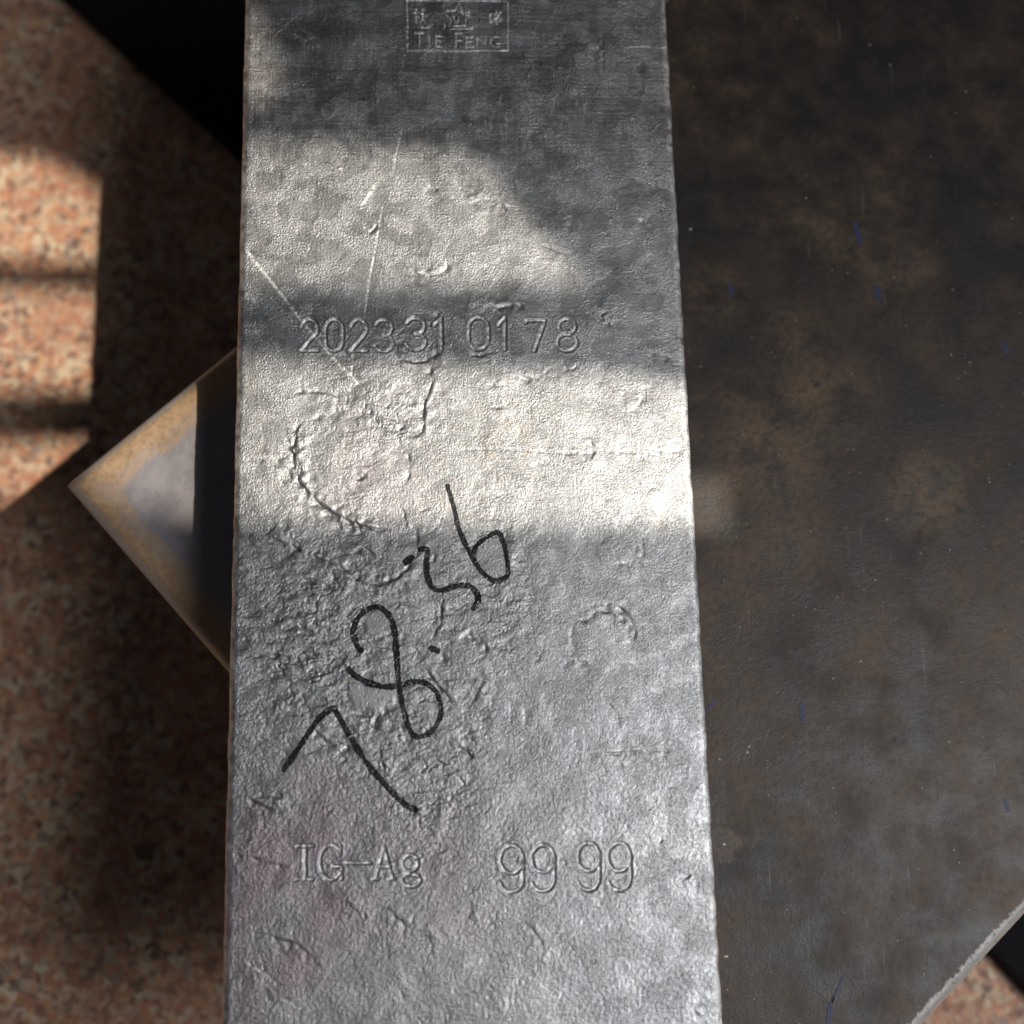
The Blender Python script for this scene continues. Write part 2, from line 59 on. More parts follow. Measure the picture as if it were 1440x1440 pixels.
# ------------------------------------------------------------------ node helpers
class NT:
    def __init__(self, name):
        self.m = bpy.data.materials.new(name); self.m.use_nodes = True
        self.t = self.m.node_tree; self.n = self.t.nodes; self.l = self.t.links
        self.b = self.n['Principled BSDF']
    def new(self, typ, ins=None, **kw):
        nd = self.n.new(typ)
        for k, v in kw.items(): setattr(nd, k, v)
        for k, v in (ins or {}).items(): self.put(nd, k, v)
        return nd
    def put(self, nd, k, v):
        s = nd.inputs[k]
        if isinstance(v, bpy.types.NodeSocket): self.l.new(v, s)
        elif isinstance(v, bpy.types.Node): self.l.new(v.outputs[0], s)
        else:
            if hasattr(s.default_value, '__len__') and not isinstance(v, (int, float)) and len(v) == 3 and len(s.default_value) == 4: v = (*v, 1)
            s.default_value = v
    def coord(self): return self.new('ShaderNodeTexCoord').outputs['Object']
    def noise(self, v, scale, detail=4, rough=.55, dist=0): return self.new('ShaderNodeTexNoise', {'Vector': v, 'Scale': scale, 'Detail': detail, 'Roughness': rough, 'Distortion': dist}).outputs['Fac']
    def ramp(self, v, stops, interp='LINEAR'):
        r = self.new('ShaderNodeValToRGB', {'Fac': v}); cr = r.color_ramp; cr.interpolation = interp
        while len(cr.elements) < len(stops): cr.elements.new(.5)
        for e, (p, c) in zip(cr.elements, stops):
            e.position = p; e.color = (c, c, c, 1) if isinstance(c, (int, float)) else (*c, 1)
        return r.outputs['Color']
    def mix(self, f, a, b, typ='MIX'):
        m = self.new('ShaderNodeMix', data_type='RGBA', blend_type=typ)
        self.put(m, 0, f); self.put(m, 6, a); self.put(m, 7, b); return m.outputs[2]
    def math(self, op, a, b=0., clamp=False):
        m = self.new('ShaderNodeMath', operation=op, use_clamp=clamp); self.put(m, 0, a); self.put(m, 1, b); return m.outputs[0]
    def mapr(self, v, a, b, c=0., d=1., smooth=True):
        m = self.new('ShaderNodeMapRange', {'Value': v, 'From Min': a, 'From Max': b, 'To Min': c, 'To Max': d})
        m.interpolation_type = 'SMOOTHSTEP' if smooth else 'LINEAR'; return m.outputs[0]
    def attr(self, name): return self.new('ShaderNodeAttribute', attribute_name=name).outputs['Fac']
    def dist(self, v, c):
        return self.new('ShaderNodeVectorMath', {0: v, 1: c}, operation='DISTANCE').outputs['Value']
    def scale(self, v, s): return self.new('ShaderNodeVectorMath', {0: v, 1: s}, operation='MULTIPLY').outputs[0]
    def bump(self, h, strength, dist): self.put(self.b, 'Normal', self.new('ShaderNodeBump', {'Height': h, 'Strength': strength, 'Distance': dist}))
    def set(self, **kw):
        for k, v in kw.items(): self.put(self.b, k.replace('_', ' '), v)
        return self.m

def mat_silver():
    m = NT('cast_silver'); v = m.coord()
    col = m.ramp(m.noise(v, 28, 6, .6), [(.30, (.48, .48, .485)), (.5, (.565, .565, .57)), (.72, (.64, .637, .63))])
    grit = m.noise(v, 900, 3, .7)
    col = m.mix(m.mapr(grit, .36, .50, .35, 0), col, (.22, .218, .22))
    mot = m.math('MULTIPLY', m.mapr(m.noise(v, 95, 6, .68, .6), .60, .40), m.mapr(m.noise(v, 420, 4, .7), .40, .60, .35, 1))
    col = m.mix(m.math('MULTIPLY', mot, m.math('ADD', m.math('MULTIPLY', m.attr('brush'), .15), .42)), col, (.20, .198, .20))
    col = m.mix(m.mapr(m.noise(v, 260, 5, .7), .60, .72, 0, .45), col, (.84, .835, .82))
    fine = m.noise(v, 2100, 2, .7)
    col = m.mix(m.mapr(fine, .36, .50, .30, 0), col, (.15, .148, .15))
    col = m.mix(m.mapr(fine, .56, .68, 0, .30), col, (.86, .855, .84))
    st = m.math('MULTIPLY', m.attr('stain'), m.mapr(m.noise(v, 60, 5, .6), .3, .65, .25, 1))
    col = m.mix(st, col, (.43, .345, .37))
    col = m.mix(m.math('MULTIPLY', m.attr('tan'), m.mapr(m.noise(v, 190, 4, .7), .45, .70, 0, .6)), col, (.58, .49, .37))
    sm_ = m.math('MAXIMUM', m.mapr(m.noise(m.scale(v, (1, .22, 1)), 110, 5, .65), .47, .60), m.mapr(m.noise(m.scale(v, (.25, 1, 1)), 90, 5, .65), .50, .62))
    col = m.mix(m.math('MULTIPLY', m.math('MULTIPLY', sm_, m.mapr(m.attr('brush'), .3, 1., 0, 1)), .6), col, (.27, .235, .215))
    col = m.mix(m.attr('patch'), col, (.52, .53, .52))
    col = m.mix(m.attr('groove_shade'), col, (.20, .195, .20))  # shade painted into creases, folds and stamp edges
    col = m.mix(m.attr('bare_glint'), col, (.95, .94, .90))  # bare scratches and peaks, plus glints painted on rims, folds and strokes
    ro = m.mapr(m.noise(v, 55, 5, .6), .3, .7,  .45, .55)
    ro = m.math('ADD', ro, m.mapr(grit, .35, .65, .06, -.07))
    ro = m.mix(m.attr('patch'), ro, (.48, .48, .48)); ro = m.mix(m.attr('bare_glint'), ro, (.5, .5, .5))
    br = m.noise(m.scale(v, (1, .06, 1)), 1500, 3, .6); br2 = m.noise(m.scale(v, (.05, 1, 1)), 1300, 3, .6)
    h = m.math('ADD', m.math('MULTIPLY', m.noise(v, 1700, 3, .7), m.math('MULTIPLY', m.attr('grain'), .95)), m.math('MULTIPLY', m.math('ADD', br, br2), m.math('MULTIPLY', m.attr('brush'), .45)))
    m.bump(h, .85, .00036)
    return m.set(Base_Color=col, Metallic=m.math('SUBTRACT', 1., m.math('MULTIPLY', m.attr('bare_glint'), .5)), Roughness=ro)

def mat_plain(name, col, rough=.6, metal=0., var=.25, scale=300, bump=.3):
    m = NT(name); v = m.coord(); n = m.noise(v, scale, 5, .65)
    c2 = tuple(min(1, c * (1 + var)) for c in col); c1 = tuple(c * (1 - var) for c in col)
    m.bump(n, bump, .0003)
    return m.set(Base_Color=m.ramp(n, [(.3, c1), (.7, c2)]), Roughness=rough, Metallic=metal, Specular_IOR_Level=.12 if rough > .8 else .5)

def mat_ink():
    m = NT('marker_ink'); v = m.coord()
    fl = m.mapr(m.noise(v, 1500, 3, .7), .56, .70)
    m.bump(m.noise(v, 1500, 3, .7), .5, .0002)
    return m.set(Base_Color=m.mix(fl, (.012, .012, .014), (.24, .24, .25)), Roughness=.42, Metallic=m.math('MULTIPLY', fl, .8))

def mat_granite():
    m = NT('red_granite'); v = m.coord()
    w = m.new('ShaderNodeTexNoise', {'Vector': v, 'Scale': 260., 'Detail': 2.}).outputs['Color']
    vd = m.new('ShaderNodeVectorMath', {0: v, 1: m.scale(w, (.006, .006, .006))}, operation='ADD').outputs[0]
    cell = m.new('ShaderNodeTexVoronoi', {'Vector': vd, 'Scale': 340.}).outputs['Color']
    sep = m.new('ShaderNodeSeparateColor', {'Color': cell}).outputs[0]
    col = m.ramp(sep, [(0, (.10, .08, .07)), (.10, (.24, .15, .115)), (.20, (.54, .25, .145)), (.45, (.72, .43, .25)), (.64, (.54, .43, .30)), (.82, (.76, .65, .45)), (.95, (.30, .27, .24))], 'CONSTANT')
    big = m.noise(v, 38, 4, .6)
    col = m.mix(m.mapr(big, .4, .62), col, m.mix(.5, col, (.42, .17, .10)))
    cell2 = m.new('ShaderNodeTexVoronoi', {'Vector': vd, 'Scale': 640.}).outputs['Color']
    sep2 = m.new('ShaderNodeSeparateColor', {'Color': cell2}).outputs[1]
    col = m.mix(m.mapr(sep2, .86, .92, 0, .5), col, (.09, .085, .075))
    col = m.mix(m.mapr(sep2, .10, .05, 0, .7), col, (.62, .54, .44))
    col = m.mix(.28, col, (.46, .24, .15))
    m.bump(m.noise(vd, 500, 4, .6), .3, .0006)
    return m.set(Base_Color=col, Roughness=.62, Specular_IOR_Level=.3)

def mat_plate():
    m = NT('rusty_steel'); v = m.coord()
    n1 = m.noise(v, 16, 6, .62); n2 = m.noise(v, 75, 6, .65); n3 = m.noise(v, 420, 5, .7)
    col = m.ramp(n1, [(.32, (.021, .018, .018)), (.55, (.029, .024, .022)), (.75, (.037, .029, .024))])
    rustc = m.ramp(n2, [(.32, (.052, .033, .019)), (.52, (.100, .062, .034)), (.70, (.21, .122, .058))])
    acc = m.mapr(n1, .38, .70, .05, .5)
    for (x, y), r, k in RUST:
        f = m.mapr(m.math('ADD', m.dist(v, (x * MM, y * MM, 0)), m.math('MULTIPLY', m.math('SUBTRACT', n2, .5), .05)), r * MM * 1.25, r * MM * .15, 0, k)
        acc = m.math('MAXIMUM', acc, f)
    fine = m.mapr(n3, .36, .56, .40, 1)
    acc = m.math('MULTIPLY', acc, m.math('MULTIPLY', fine, m.mapr(n2, .33, .56, .35, 1)))
    col = m.mix(acc, col, rustc)
    # orange rust creeping in from the two edges of the paler left corner
    u, w, wear = m.attr('edge_u'), m.attr('edge_v'), m.attr('edge_w')
    wob = m.math('MULTIPLY', m.math('SUBTRACT', n2, .5), 16.)
    near = m.math('ADD', m.math('MINIMUM', m.math('MULTIPLY', u, 1.15), w), wob)
    corner = m.mapr(m.attr('corner'), 150, 110, 0, 1)
    col = m.mix(corner, col, m.mix(m.mapr(n2, .35, .65), (.25, .232, .248), (.32, .292, .295)))
    edge = m.math('MULTIPLY', m.mapr(near, 14., 6.), corner)
    col = m.mix(edge, col, m.ramp(n3, [(.3, (.34, .215, .12)), (.6, (.48, .32, .19))]))
    line = m.math('MULTIPLY', m.math('MULTIPLY', m.mapr(near, 13.5, 12), m.mapr(near, 9.5, 11)), corner)
    col = m.mix(m.math('MULTIPLY', line, .25), col, (.60, .36, .16))
    # bare worn metal along the folded edge
    we = m.mapr(m.math('ADD', wear, m.math('MULTIPLY', m.math('SUBTRACT', n3, .5), 5.)), 4.8, 3.6)
    col = m.mix(m.math('MULTIPLY', we, m.mapr(n3, .3, .5, .55, .95)), col, (.36, .345, .325))
    # small hollows and scratches
    for (x, y), r in PITS:
        f = m.mapr(m.math('ADD', m.dist(v, (x * MM, y * MM, 0)), m.math('MULTIPLY', m.math('SUBTRACT', n3, .5), .003)), r * MM, r * MM * .4)
        col = m.mix(m.math('MULTIPLY', f, .9), col, (.012, .011, .011))
    rot = m.new('ShaderNodeMapping', {'Vector': v, 'Rotation': (0, 0, .9), 'Scale': (1, .05, 1)}).outputs[0]
    sc = m.mapr(m.noise(rot, 700, 3, .6), .66, .74)
    col = m.mix(m.math('MULTIPLY', sc, .35), col, (.20, .185, .18))
    dust = m.mapr(m.noise(v, 1600, 2, .6), .67, .76, 0, .5)
    col = m.mix(dust, col, (.25, .22, .19))
    m.bump(m.math('ADD', n3, m.math('MULTIPLY', m.noise(v, 1500, 3, .6), .5)), .45, .0004)
    return m.set(Base_Color=col, Roughness=m.mapr(n2, .3, .7, .42, .62), Metallic=m.math('MULTIPLY', m.math('SUBTRACT', 1., acc, True), .38))

M = dict(silver=mat_silver(), ink=mat_ink(), granite=mat_granite(), plate=mat_plate(),
         black=mat_plain('black_rubber', (.008, .008, .009), .9, bump=.15),
         blue=mat_plain('blue_paint', (.022, .028, .075), .6, var=.5, scale=900),
         grit=mat_plain('metal_grit', (.80, .77, .70), .5),
         gobo_mat=mat_plain('gobo_pale', (.55, .54, .52), .7, scale=60, bump=.1))

# ------------------------------------------------------------------ mesh helpers
def mesh_obj(name, verts, faces, mat, parent=None, smooth=False):
    me = bpy.data.meshes.new(name); me.from_pydata([tuple(v) for v in verts], [], faces); me.update()
    if smooth: me.polygons.foreach_set('use_smooth', [True] * len(me.polygons))
    me.materials.append(mat)
    o = bpy.data.objects.new(name, me); C.objects.link(o)
    if parent: o.parent = parent
    return o
def tag(o, label=None, cat=None, kind=None, group=None):
    for k, v in (('label', label), ('category', cat), ('kind', kind), ('group', group)):
        if v: o[k] = v
    return o
def empty(name, loc=(0, 0, 0)):
    o = bpy.data.objects.new(name, None); C.objects.link(o); o.location = loc; o.empty_display_size = .02; return o
def prism(name, poly, z0, z1, mat, parent=None, bevel=0.):
    bm = bmesh.new()
    b = [bm.verts.new((x, y, z0)) for x, y in poly]; t = [bm.verts.new((x, y, z1)) for x, y in poly]
    n = len(poly)
    bm.faces.new(t); bm.faces.new(b[::-1])
    for i in range(n): bm.faces.new((b[i], b[(i + 1) % n], t[(i + 1) % n], t[i]))
    bmesh.ops.recalc_face_normals(bm, faces=bm.faces[:])
    if bevel: bmesh.ops.bevel(bm, geom=bm.edges[:] , offset=bevel, segments=3, profile=.5, affect='EDGES')
    me = bpy.data.meshes.new(name); bm.to_mesh(me); bm.free(); me.materials.append(mat)
    o = bpy.data.objects.new(name, me); C.objects.link(o)
    if parent: o.parent = parent
    return o

# ------------------------------------------------------------------ floor
fl = mesh_obj('floor', [(-1.5, -1.5, 0), (1.5, -1.5, 0), (1.5, 1.5, 0), (-1.5, 1.5, 0)], [(0, 1, 2, 3)], M['granite'])
tag(fl, 'speckled red granite floor', kind='structure')

# ------------------------------------------------------------------ added unseen gobo at the right, bars and panels cut to shape the sun patches
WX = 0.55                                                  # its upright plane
def to_gobo(X, Y):                                          # where the ray through (X, Y) mm on the ingot's top face crosses that plane
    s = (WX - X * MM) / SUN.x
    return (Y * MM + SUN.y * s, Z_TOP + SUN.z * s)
def gobo_piece(name, poly, parent, th=.012):
    pts = [to_gobo(x, y) for x, y in poly]
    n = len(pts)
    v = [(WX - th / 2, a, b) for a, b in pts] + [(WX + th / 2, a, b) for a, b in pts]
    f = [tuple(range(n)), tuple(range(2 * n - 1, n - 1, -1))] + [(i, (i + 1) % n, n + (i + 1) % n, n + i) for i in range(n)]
    return mesh_obj(name, v, f, M['gobo_mat'], parent)
gobo = empty('sun_gobo', (0, 0, 0))
tag(gobo, 'added pale gobo with bars and cut panels shaping the sun patches, unseen, right of the scale', 'shutter')
gobo_piece('lower_panel', [(-210, 24), (-104, 22), (-96, 9), (-74, 4), (-60, -2), (107.5, -5), (107.5, -260), (-210, -260)], gobo)
gobo_piece('bar', [(-210, 45.5), (-60, 45.5), (-20, 43.5), (20, 41), (52, 40), (52, 68), (-210, 69)], gobo)
gobo_piece('bar', [(-210, 112), (-50, 112.5), (-50, 125), (-210, 129)], gobo)
gobo_piece('upper_panel', [(-210, 176), (-84, 175), (-73, 169), (-62, 162), (-54, 152), (-50, 140), (-49.8, 123), (-49.5, 122), (-49.5, 113.5), (-10, 111), (8, 109), (15, 104), (17.5, 95), (24, 89), (32, 82), (39, 73), (44, 68.5), (52.5, 68), (52.5, 40), (72, 36), (86, 18), (94, 13), (112, 12), (112, 330), (-210, 330)], gobo)
gobo_piece('side_panel', [(108, -260), (400, -260), (400, 330), (112.5, 330), (112.5, 12), (108, 11)], gobo)

# ------------------------------------------------------------------ scale: black base frame and rusty platform on it
bx, by = np.array(BASE[1]), np.array(BASE[2])
off = np.array([.756, .654]) * 150
poly = [np.array(p) for p in BASE] + [np.array(BASE[3]) + off, np.array(BASE[0]) + off]
bs = empty('scale_base')
bp = prism('base_slab', [(p[0] * MM, p[1] * MM) for p in poly], 0.0, .012, M['black'], bs, bevel=.002)
for pu, pv in ((120, 70), (330, 70), (120, 220), (330, 220)):
    cx_, cy_ = -121.0 + pu * .756 + pv * .654, 16.3 + pu * .654 - pv * .756
    prism('post', [((cx_ + 16 * math.cos(a)) * MM, (cy_ + 16 * math.sin(a)) * MM) for a in np.linspace(0, 2 * math.pi, 17)[:-1]], .012, Z_PLATE - .0018, M['black'], bs)
tag(bs, 'flat black base on the granite floor under the rusty plate', 'scale base')

ANG = math.radians(41.1)
PU, PV = 430.0, 292.4
pl = empty('steel_platform', (-0.121012 - .00169, 0.01632 + .00011, Z_PLATE))
tag(pl, 'rusty dark steel platform plate with bright worn edge, set diagonally under the ingot', 'metal plate')
ca, sa = math.cos(ANG), math.sin(ANG)
def plate_xy(u, v): return (u * ca + v * sa, u * sa - v * ca)
def lin(L, fine):
    r = 4.5; k = 7
    e = [r * (1 - math.cos(i / k * math.pi / 2)) for i in range(k + 1)]
    body = list(np.arange(r + fine, L - r - fine * .5, fine))
    return np.array(e + body + [L - x for x in e[::-1]])
us, vs = lin(PU, 3.), lin(PV, 3.)
def drop(a, L, r=4.5):
    d = np.minimum(a, L - a); d = np.clip(d, 0, r); return r - np.sqrt(np.maximum(r * r - (r - d) ** 2, 0))
rng = np.random.default_rng(5)
Ug, Vg = np.meshgrid(us, vs, indexing='ij')
Zg = -np.minimum(np.sqrt(drop(Ug, PU) ** 2 + drop(Vg, PV) ** 2), 4.5)
# a little dented: long soft waves
Zg += .05 * np.sin(Ug / 37.) * np.sin(Vg / 29. + 1)- .05
Xg, Yg = Ug * ca + Vg * sa, Ug * sa - Vg * ca
verts = np.stack([Xg, Yg, Zg], -1).reshape(-1, 3) * MM
nu, nv = len(us), len(vs)
idx = np.arange(nu * nv).reshape(nu, nv)
faces = np.stack([idx[:-1, :-1], idx[:-1, 1:], idx[1:, 1:], idx[1:, :-1]], -1).reshape(-1, 4)[:, ::-1].tolist()
ring = list(idx[:, 0]) + list(idx[-1, 1:]) + list(idx[-2::-1, -1]) + list(idx[0, -2:0:-1])
verts = verts.tolist(); n0 = len(verts)
for k in ring: x, y, z = verts[k]; verts.append([x, y, -.028])
nr = len(ring)
for i in range(nr): faces.append((ring[i], ring[(i + 1) % nr], n0 + (i + 1) % nr, n0 + i))
top = mesh_obj('top_sheet', verts, faces, M['plate'], pl, True)
bm = bmesh.new(); bm.from_mesh(top.data); bmesh.ops.recalc_face_normals(bm, faces=bm.faces[:])
if sum(f.normal.z for f in bm.faces) < 0: bmesh.ops.reverse_faces(bm, faces=bm.faces[:])
bm.to_mesh(top.data); bm.free()
nvt = len(top.data.vertices)
def fattr(me, name, arr):
    a = me.attributes.new(name, 'FLOAT', 'POINT'); a.data.foreach_set('value', np.ascontiguousarray(arr, dtype=np.float32).ravel())
pad = lambda g: np.concatenate([g.ravel(), np.array([g.ravel()[k] for k in ring])])
fattr(top.data, 'edge_u', pad(Ug)); fattr(top.data, 'edge_v', pad(Vg))
fattr(top.data, 'edge_w', pad(np.minimum(np.minimum(Ug * 1.6, PU - Ug), np.minimum(Vg * 1.6, PV - Vg))))
fattr(top.data, 'corner', pad(Ug + Vg))
# material coordinates measured like the ingot's, so put the sheet's mesh into those axes
for v in top.data.vertices: v.co.x += -0.121012; v.co.y += 0.01632
top.location = (0.121012, -0.01632, 0)

def blob_strip(a, b, w, seed, z):
    r = random.Random(seed); a = np.array(a); b = np.array(b); d = b - a; L = np.linalg.norm(d); d /= L; n = np.array([-d[1], d[0]])
    k = 7; left, right = [], []
    for i in range(k):
        t = i / (k - 1); ww = w * .5 * (.35 + .65 * math.sin(math.pi * (.12 + .76 * t))) * r.uniform(.6, 1.2)
        c = a + d * L * t + n * r.uniform(-.2, .2) * w * .4
        left.append(c + n * ww); right.append(c - n * ww)
    v = [(p[0] * MM, p[1] * MM, z) for p in left + right[::-1]]
    return v
for i, (a, b, w) in enumerate(BLUE):
    v = blob_strip(a, b, w, i, .00004); n = len(v)
    v2 = [(x, y, -.0002) for x, y, z in v]
    o = mesh_obj('paint_mark', v + v2, [tuple(range(n - 1, -1, -1))] + [(j, (j + 1) % n, n + (j + 1) % n, n + j) for j in range(n)], M['blue'], pl)
    o.location = (0.121012, -0.01632, 0); o['label'] = 'small blue paint mark'

# loose grit on the platform
rr = random.Random(11); gv, gf = [], []
def grain(x, y, s, z=0.):
    b = len(gv); a = rr.uniform(0, 6.28); e = rr.uniform(.45, 1)
    for k in range(5):
        an = a + k * 1.2566; q = s * rr.uniform(.35, .55)
        px, py = q * math.cos(an), q * e * math.sin(an)
        gv.append(((x + px * math.cos(a) - py * math.sin(a)) * MM, (y + px * math.sin(a) + py * math.cos(a)) * MM, z - .00005))
    gv.append(((x + rr.uniform(-.1, .1) * s) * MM, (y + rr.uniform(-.1, .1) * s) * MM, z + s * .35 * MM))
    for k in range(5): gf.append((b + k, b + (k + 1) % 5, b + 5))
for (x, y), s in SPECKS: grain(x, y, s * .8)
def on_plate(x, y):
    dx, dy = x + 121.012, y - 16.32
    u, v = dx * ca + dy * sa, dx * sa - dy * ca
    return 3 < u < 420 and 3 < v < 288
cnt = 0
while cnt < 260:
    x, y = rr.uniform(60, 195), rr.uniform(-150, 190)
    if on_plate(x, y) and not (-68 < x < 67.5):
        if rr.random() < .35 or (y < 70 and rr.random() < .6):
            grain(x, y, rr.choice((.2, .26, .32, .4, .52))); cnt += 1
# filings gathered along the lower right edge
for k in range(130):
    u = rr.uniform(-5, 420); v = 287.2 - abs(rr.gauss(0, 1.3)); x, y = plate_xy(u, v); grain(x - 121.012, y + 16.32, rr.uniform(.2, .42), -.00012)
g = mesh_obj('metal_grit', gv, gf, M['grit']); g.location = (0, 0, Z_PLATE)
tag(g, 'tiny bright metal grains strewn over the rusty platform', 'grit', kind='stuff')

# ------------------------------------------------------------------ silver ingot
STEP = .25
X0, X1, Y0, Y1 = -64.3, 65.7, -186.0, 182.0
xs = np.arange(X0, X1 + 1e-6, STEP); ys = np.arange(Y0, Y1 + 1e-6, STEP)
NX, NY = len(xs), len(ys)
rng = np.random.default_rng(21)
fx = np.fft.fftfreq(NX, STEP)[None, :]; fy = np.fft.rfftfreq(NY, STEP)[:, None] if False else np.fft.fftfreq(NY, STEP)[:, None]
def grf(wl, bw=.5, ax=1., ay=1.):                      # band-limited random relief, wavelength in mm, unit deviation
    f = np.sqrt((fx * ax) ** 2 + (fy * ay) ** 2) + 1e-9
    sp = np.exp(-(np.log(f * wl) ** 2) / (2 * bw ** 2))
    h = np.fft.ifft2(np.fft.fft2(rng.standard_normal((NY, NX))) * sp).real
    return h / h.std()
XX, YY = np.meshgrid(xs, ys)
def sm(v, a, b): t = np.clip((v - a) / (b - a), 0, 1); return t * t * (3 - 2 * t)
def blob(cx, cy, rx, ry): return np.exp(-(((XX - cx) / rx) ** 2 + ((YY - cy) / ry) ** 2))
H = np.zeros((NY, NX))
broad = grf(14, .6)
upper = sm(YY, 92, 128)                                # the upper end is smoother and brushed
rough = (1 - .80 * upper) * (.72 + .28 * sm(grf(22, .5), -.8, .8))
rough *= 1 - .5 * blob(45, -20, 34, 90)                # calmer along the right
rough *= 1 - .38 * sm(YY, -14, 16)
smooth_zone = sm(grf(15, .55), -.7, .7)
rough *= .38 + .62 * smooth_zone
wrinkled = blob(-42, -35, 22, 30) + .8 * blob(-8, -70, 16, 24) + .6 * blob(8, -20, 14, 22) + .5 * blob(-25, 30, 14, 18)
calm = sm(YY, -14, 16)
H += (.034 - .016 * calm) * broad + .08 * grf(32, .4) + .008 * grf(7., .4) * (1 - .75 * calm)
crumbs = grf(.9, .35); crumb2 = grf(1.7, .4)
lowcalm = 1 - .42 * sm(-YY, -5, 25)
H += rough * lowcalm * ((.026 + .016 * calm) * grf(.66, .3) + .028 * crumbs + (.012 - .007 * calm) * crumb2)
r1 = np.abs(grf(3.6, .45)); H += rough * (-.05 * np.exp(-(r1 / .10) ** 2) * sm(grf(9., .5), -.3, 1.))              # leathery creases
r2 = np.abs(grf(8.5, .6, 1.7, .8)); lump = grf(5.4, .5, 1.6, 1.); wr = np.clip(wrinkled, 0, 1.2)
H += wr * (-.38 * np.exp(-(r2 / .09) ** 2) + .15 * np.tanh(lump * 1.6) + .02 * crumb2)
crease_shade = .55 * wr * np.exp(-(r2 / .08) ** 2)  # crease shade painted into the wrinkled areas
pit = (np.clip(grf(1.6, .35) - 2.1, 0, 1.6) + np.clip(grf(2.6, .4) - 2.2, 0, 1.5)) * rough; H -= .20 * pit
H -= .06 * rough * np.clip(grf(.8, .3) - 1.5, 0, 1.2)
bumps = (np.clip(grf(1.3, .35) - 1.9, 0, 1.5) + .8 * np.clip(grf(2.6, .4) - 1.8, 0, 1.5)) * (.4 + .6 * rough); H += .095 * bumps
low = sm(-YY, 40, 85); H += low * (.014 * crumb2 + .012 * grf(2.4, .4))                   # coarser at the lower end

groove_shade = np.clip(crease_shade, 0, .6); bare_glint = np.clip(.42 * bumps + .10 * np.clip(crumbs - 1., 0, 2) * rough, 0, .7)
def poly_dist(pts, reach):                             # distance and side to a polyline inside a window of the grid
    P = np.array(pts, float)
    i0 = max(0, int((P[:, 0].min() - reach - X0) / STEP)); i1 = min(NX, int((P[:, 0].max() + reach - X0) / STEP) + 2)
    j0 = max(0, int((P[:, 1].min() - reach - Y0) / STEP)); j1 = min(NY, int((P[:, 1].max() + reach - Y0) / STEP) + 2)
    if i1 <= i0 or j1 <= j0: return None
    x, y = XX[j0:j1, i0:i1], YY[j0:j1, i0:i1]
    best = np.full(x.shape, 1e9); side = np.zeros(x.shape); tt = np.zeros(x.shape); n = len(P) - 1
    for k in range(n):
        a, b = P[k], P[k + 1]; d = b - a; L2 = d @ d + 1e-9
        t = np.clip(((x - a[0]) * d[0] + (y - a[1]) * d[1]) / L2, 0, 1)
        ex, ey = x - a[0] - t * d[0], y - a[1] - t * d[1]; q = np.hypot(ex, ey)
        m = q < best; best[m] = q[m]; side[m] = np.sign(d[0] * ey - d[1] * ex)[m]; tt[m] = ((k + t) / n)[m]
    return (slice(j0, j1), slice(i0, i1)), best, side, tt
def smooth_line(P, sub=5):                              # rounded course through the measured points
    P = np.array(P, float)
    if len(P) < 3: return P
    Q = np.vstack([2 * P[0] - P[1], P, 2 * P[-1] - P[-2]]); out = []
    for k in range(1, len(Q) - 2):
        p0, p1, p2, p3 = Q[k - 1:k + 3]
        for t in np.arange(sub) / sub: out.append(.5 * (2 * p1 + (p2 - p0) * t + (2 * p0 - 5 * p1 + 4 * p2 - p3) * t * t + (3 * p1 - p0 - 3 * p2 + p3) * t ** 3))
    return np.array(out + [P[-1]])
wob = grf(2.2, .5); wob2 = grf(5., .5)
fr = random.Random(17)                                 # many short, faint flow ripples besides the measured folds
RIPPLES = []
while len(RIPPLES) < 95:
    x, y = fr.uniform(-60, 58), fr.uniform(-140, 100)
    w_ = math.exp(-((x + 25) / 30) ** 2 - ((y + 30) / 60) ** 2) + .25
    if fr.random() > w_: continue
    a = fr.gauss(0, .9); k_ = fr.gauss(0, .12); L = fr.uniform(3, 11); p_ = [(x, y)]
    for _ in range(6):
        a += k_ * L / 6 + fr.gauss(0, .25); x += L / 6 * math.cos(a); y += L / 6 * math.sin(a); p_.append((x, y))
    RIPPLES.append([p_, fr.uniform(.05, .16), fr.uniform(.3, .6), fr.choice((-1, 1)) * fr.uniform(.04, .13)])
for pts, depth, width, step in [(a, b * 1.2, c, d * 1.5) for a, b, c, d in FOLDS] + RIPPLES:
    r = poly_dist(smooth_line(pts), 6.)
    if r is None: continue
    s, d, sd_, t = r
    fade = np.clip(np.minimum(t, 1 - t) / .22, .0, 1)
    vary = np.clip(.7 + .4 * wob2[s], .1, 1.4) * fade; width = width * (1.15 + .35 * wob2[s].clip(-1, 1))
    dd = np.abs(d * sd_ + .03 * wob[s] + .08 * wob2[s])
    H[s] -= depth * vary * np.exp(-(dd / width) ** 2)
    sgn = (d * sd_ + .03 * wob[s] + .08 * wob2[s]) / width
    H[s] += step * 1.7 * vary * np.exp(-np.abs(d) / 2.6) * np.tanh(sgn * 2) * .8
    bare_glint[s] = np.maximum(bare_glint[s], .18 * np.clip(np.abs(step) * 6, 0, 1) * np.clip(vary, 0, 1) * np.exp(-((np.sign(step) * sgn * width - width * 1.5) / (width * .8)) ** 2))  # lit side of the fold painted as a brighter tone
    groove_shade[s] = np.maximum(groove_shade[s], np.clip(depth * (3.2 if depth > .17 else 1.4), 0, .85) * np.clip(vary, 0, 1) * np.exp(-(dd / (width * .62)) ** 2))  # fold shadow painted along the crease
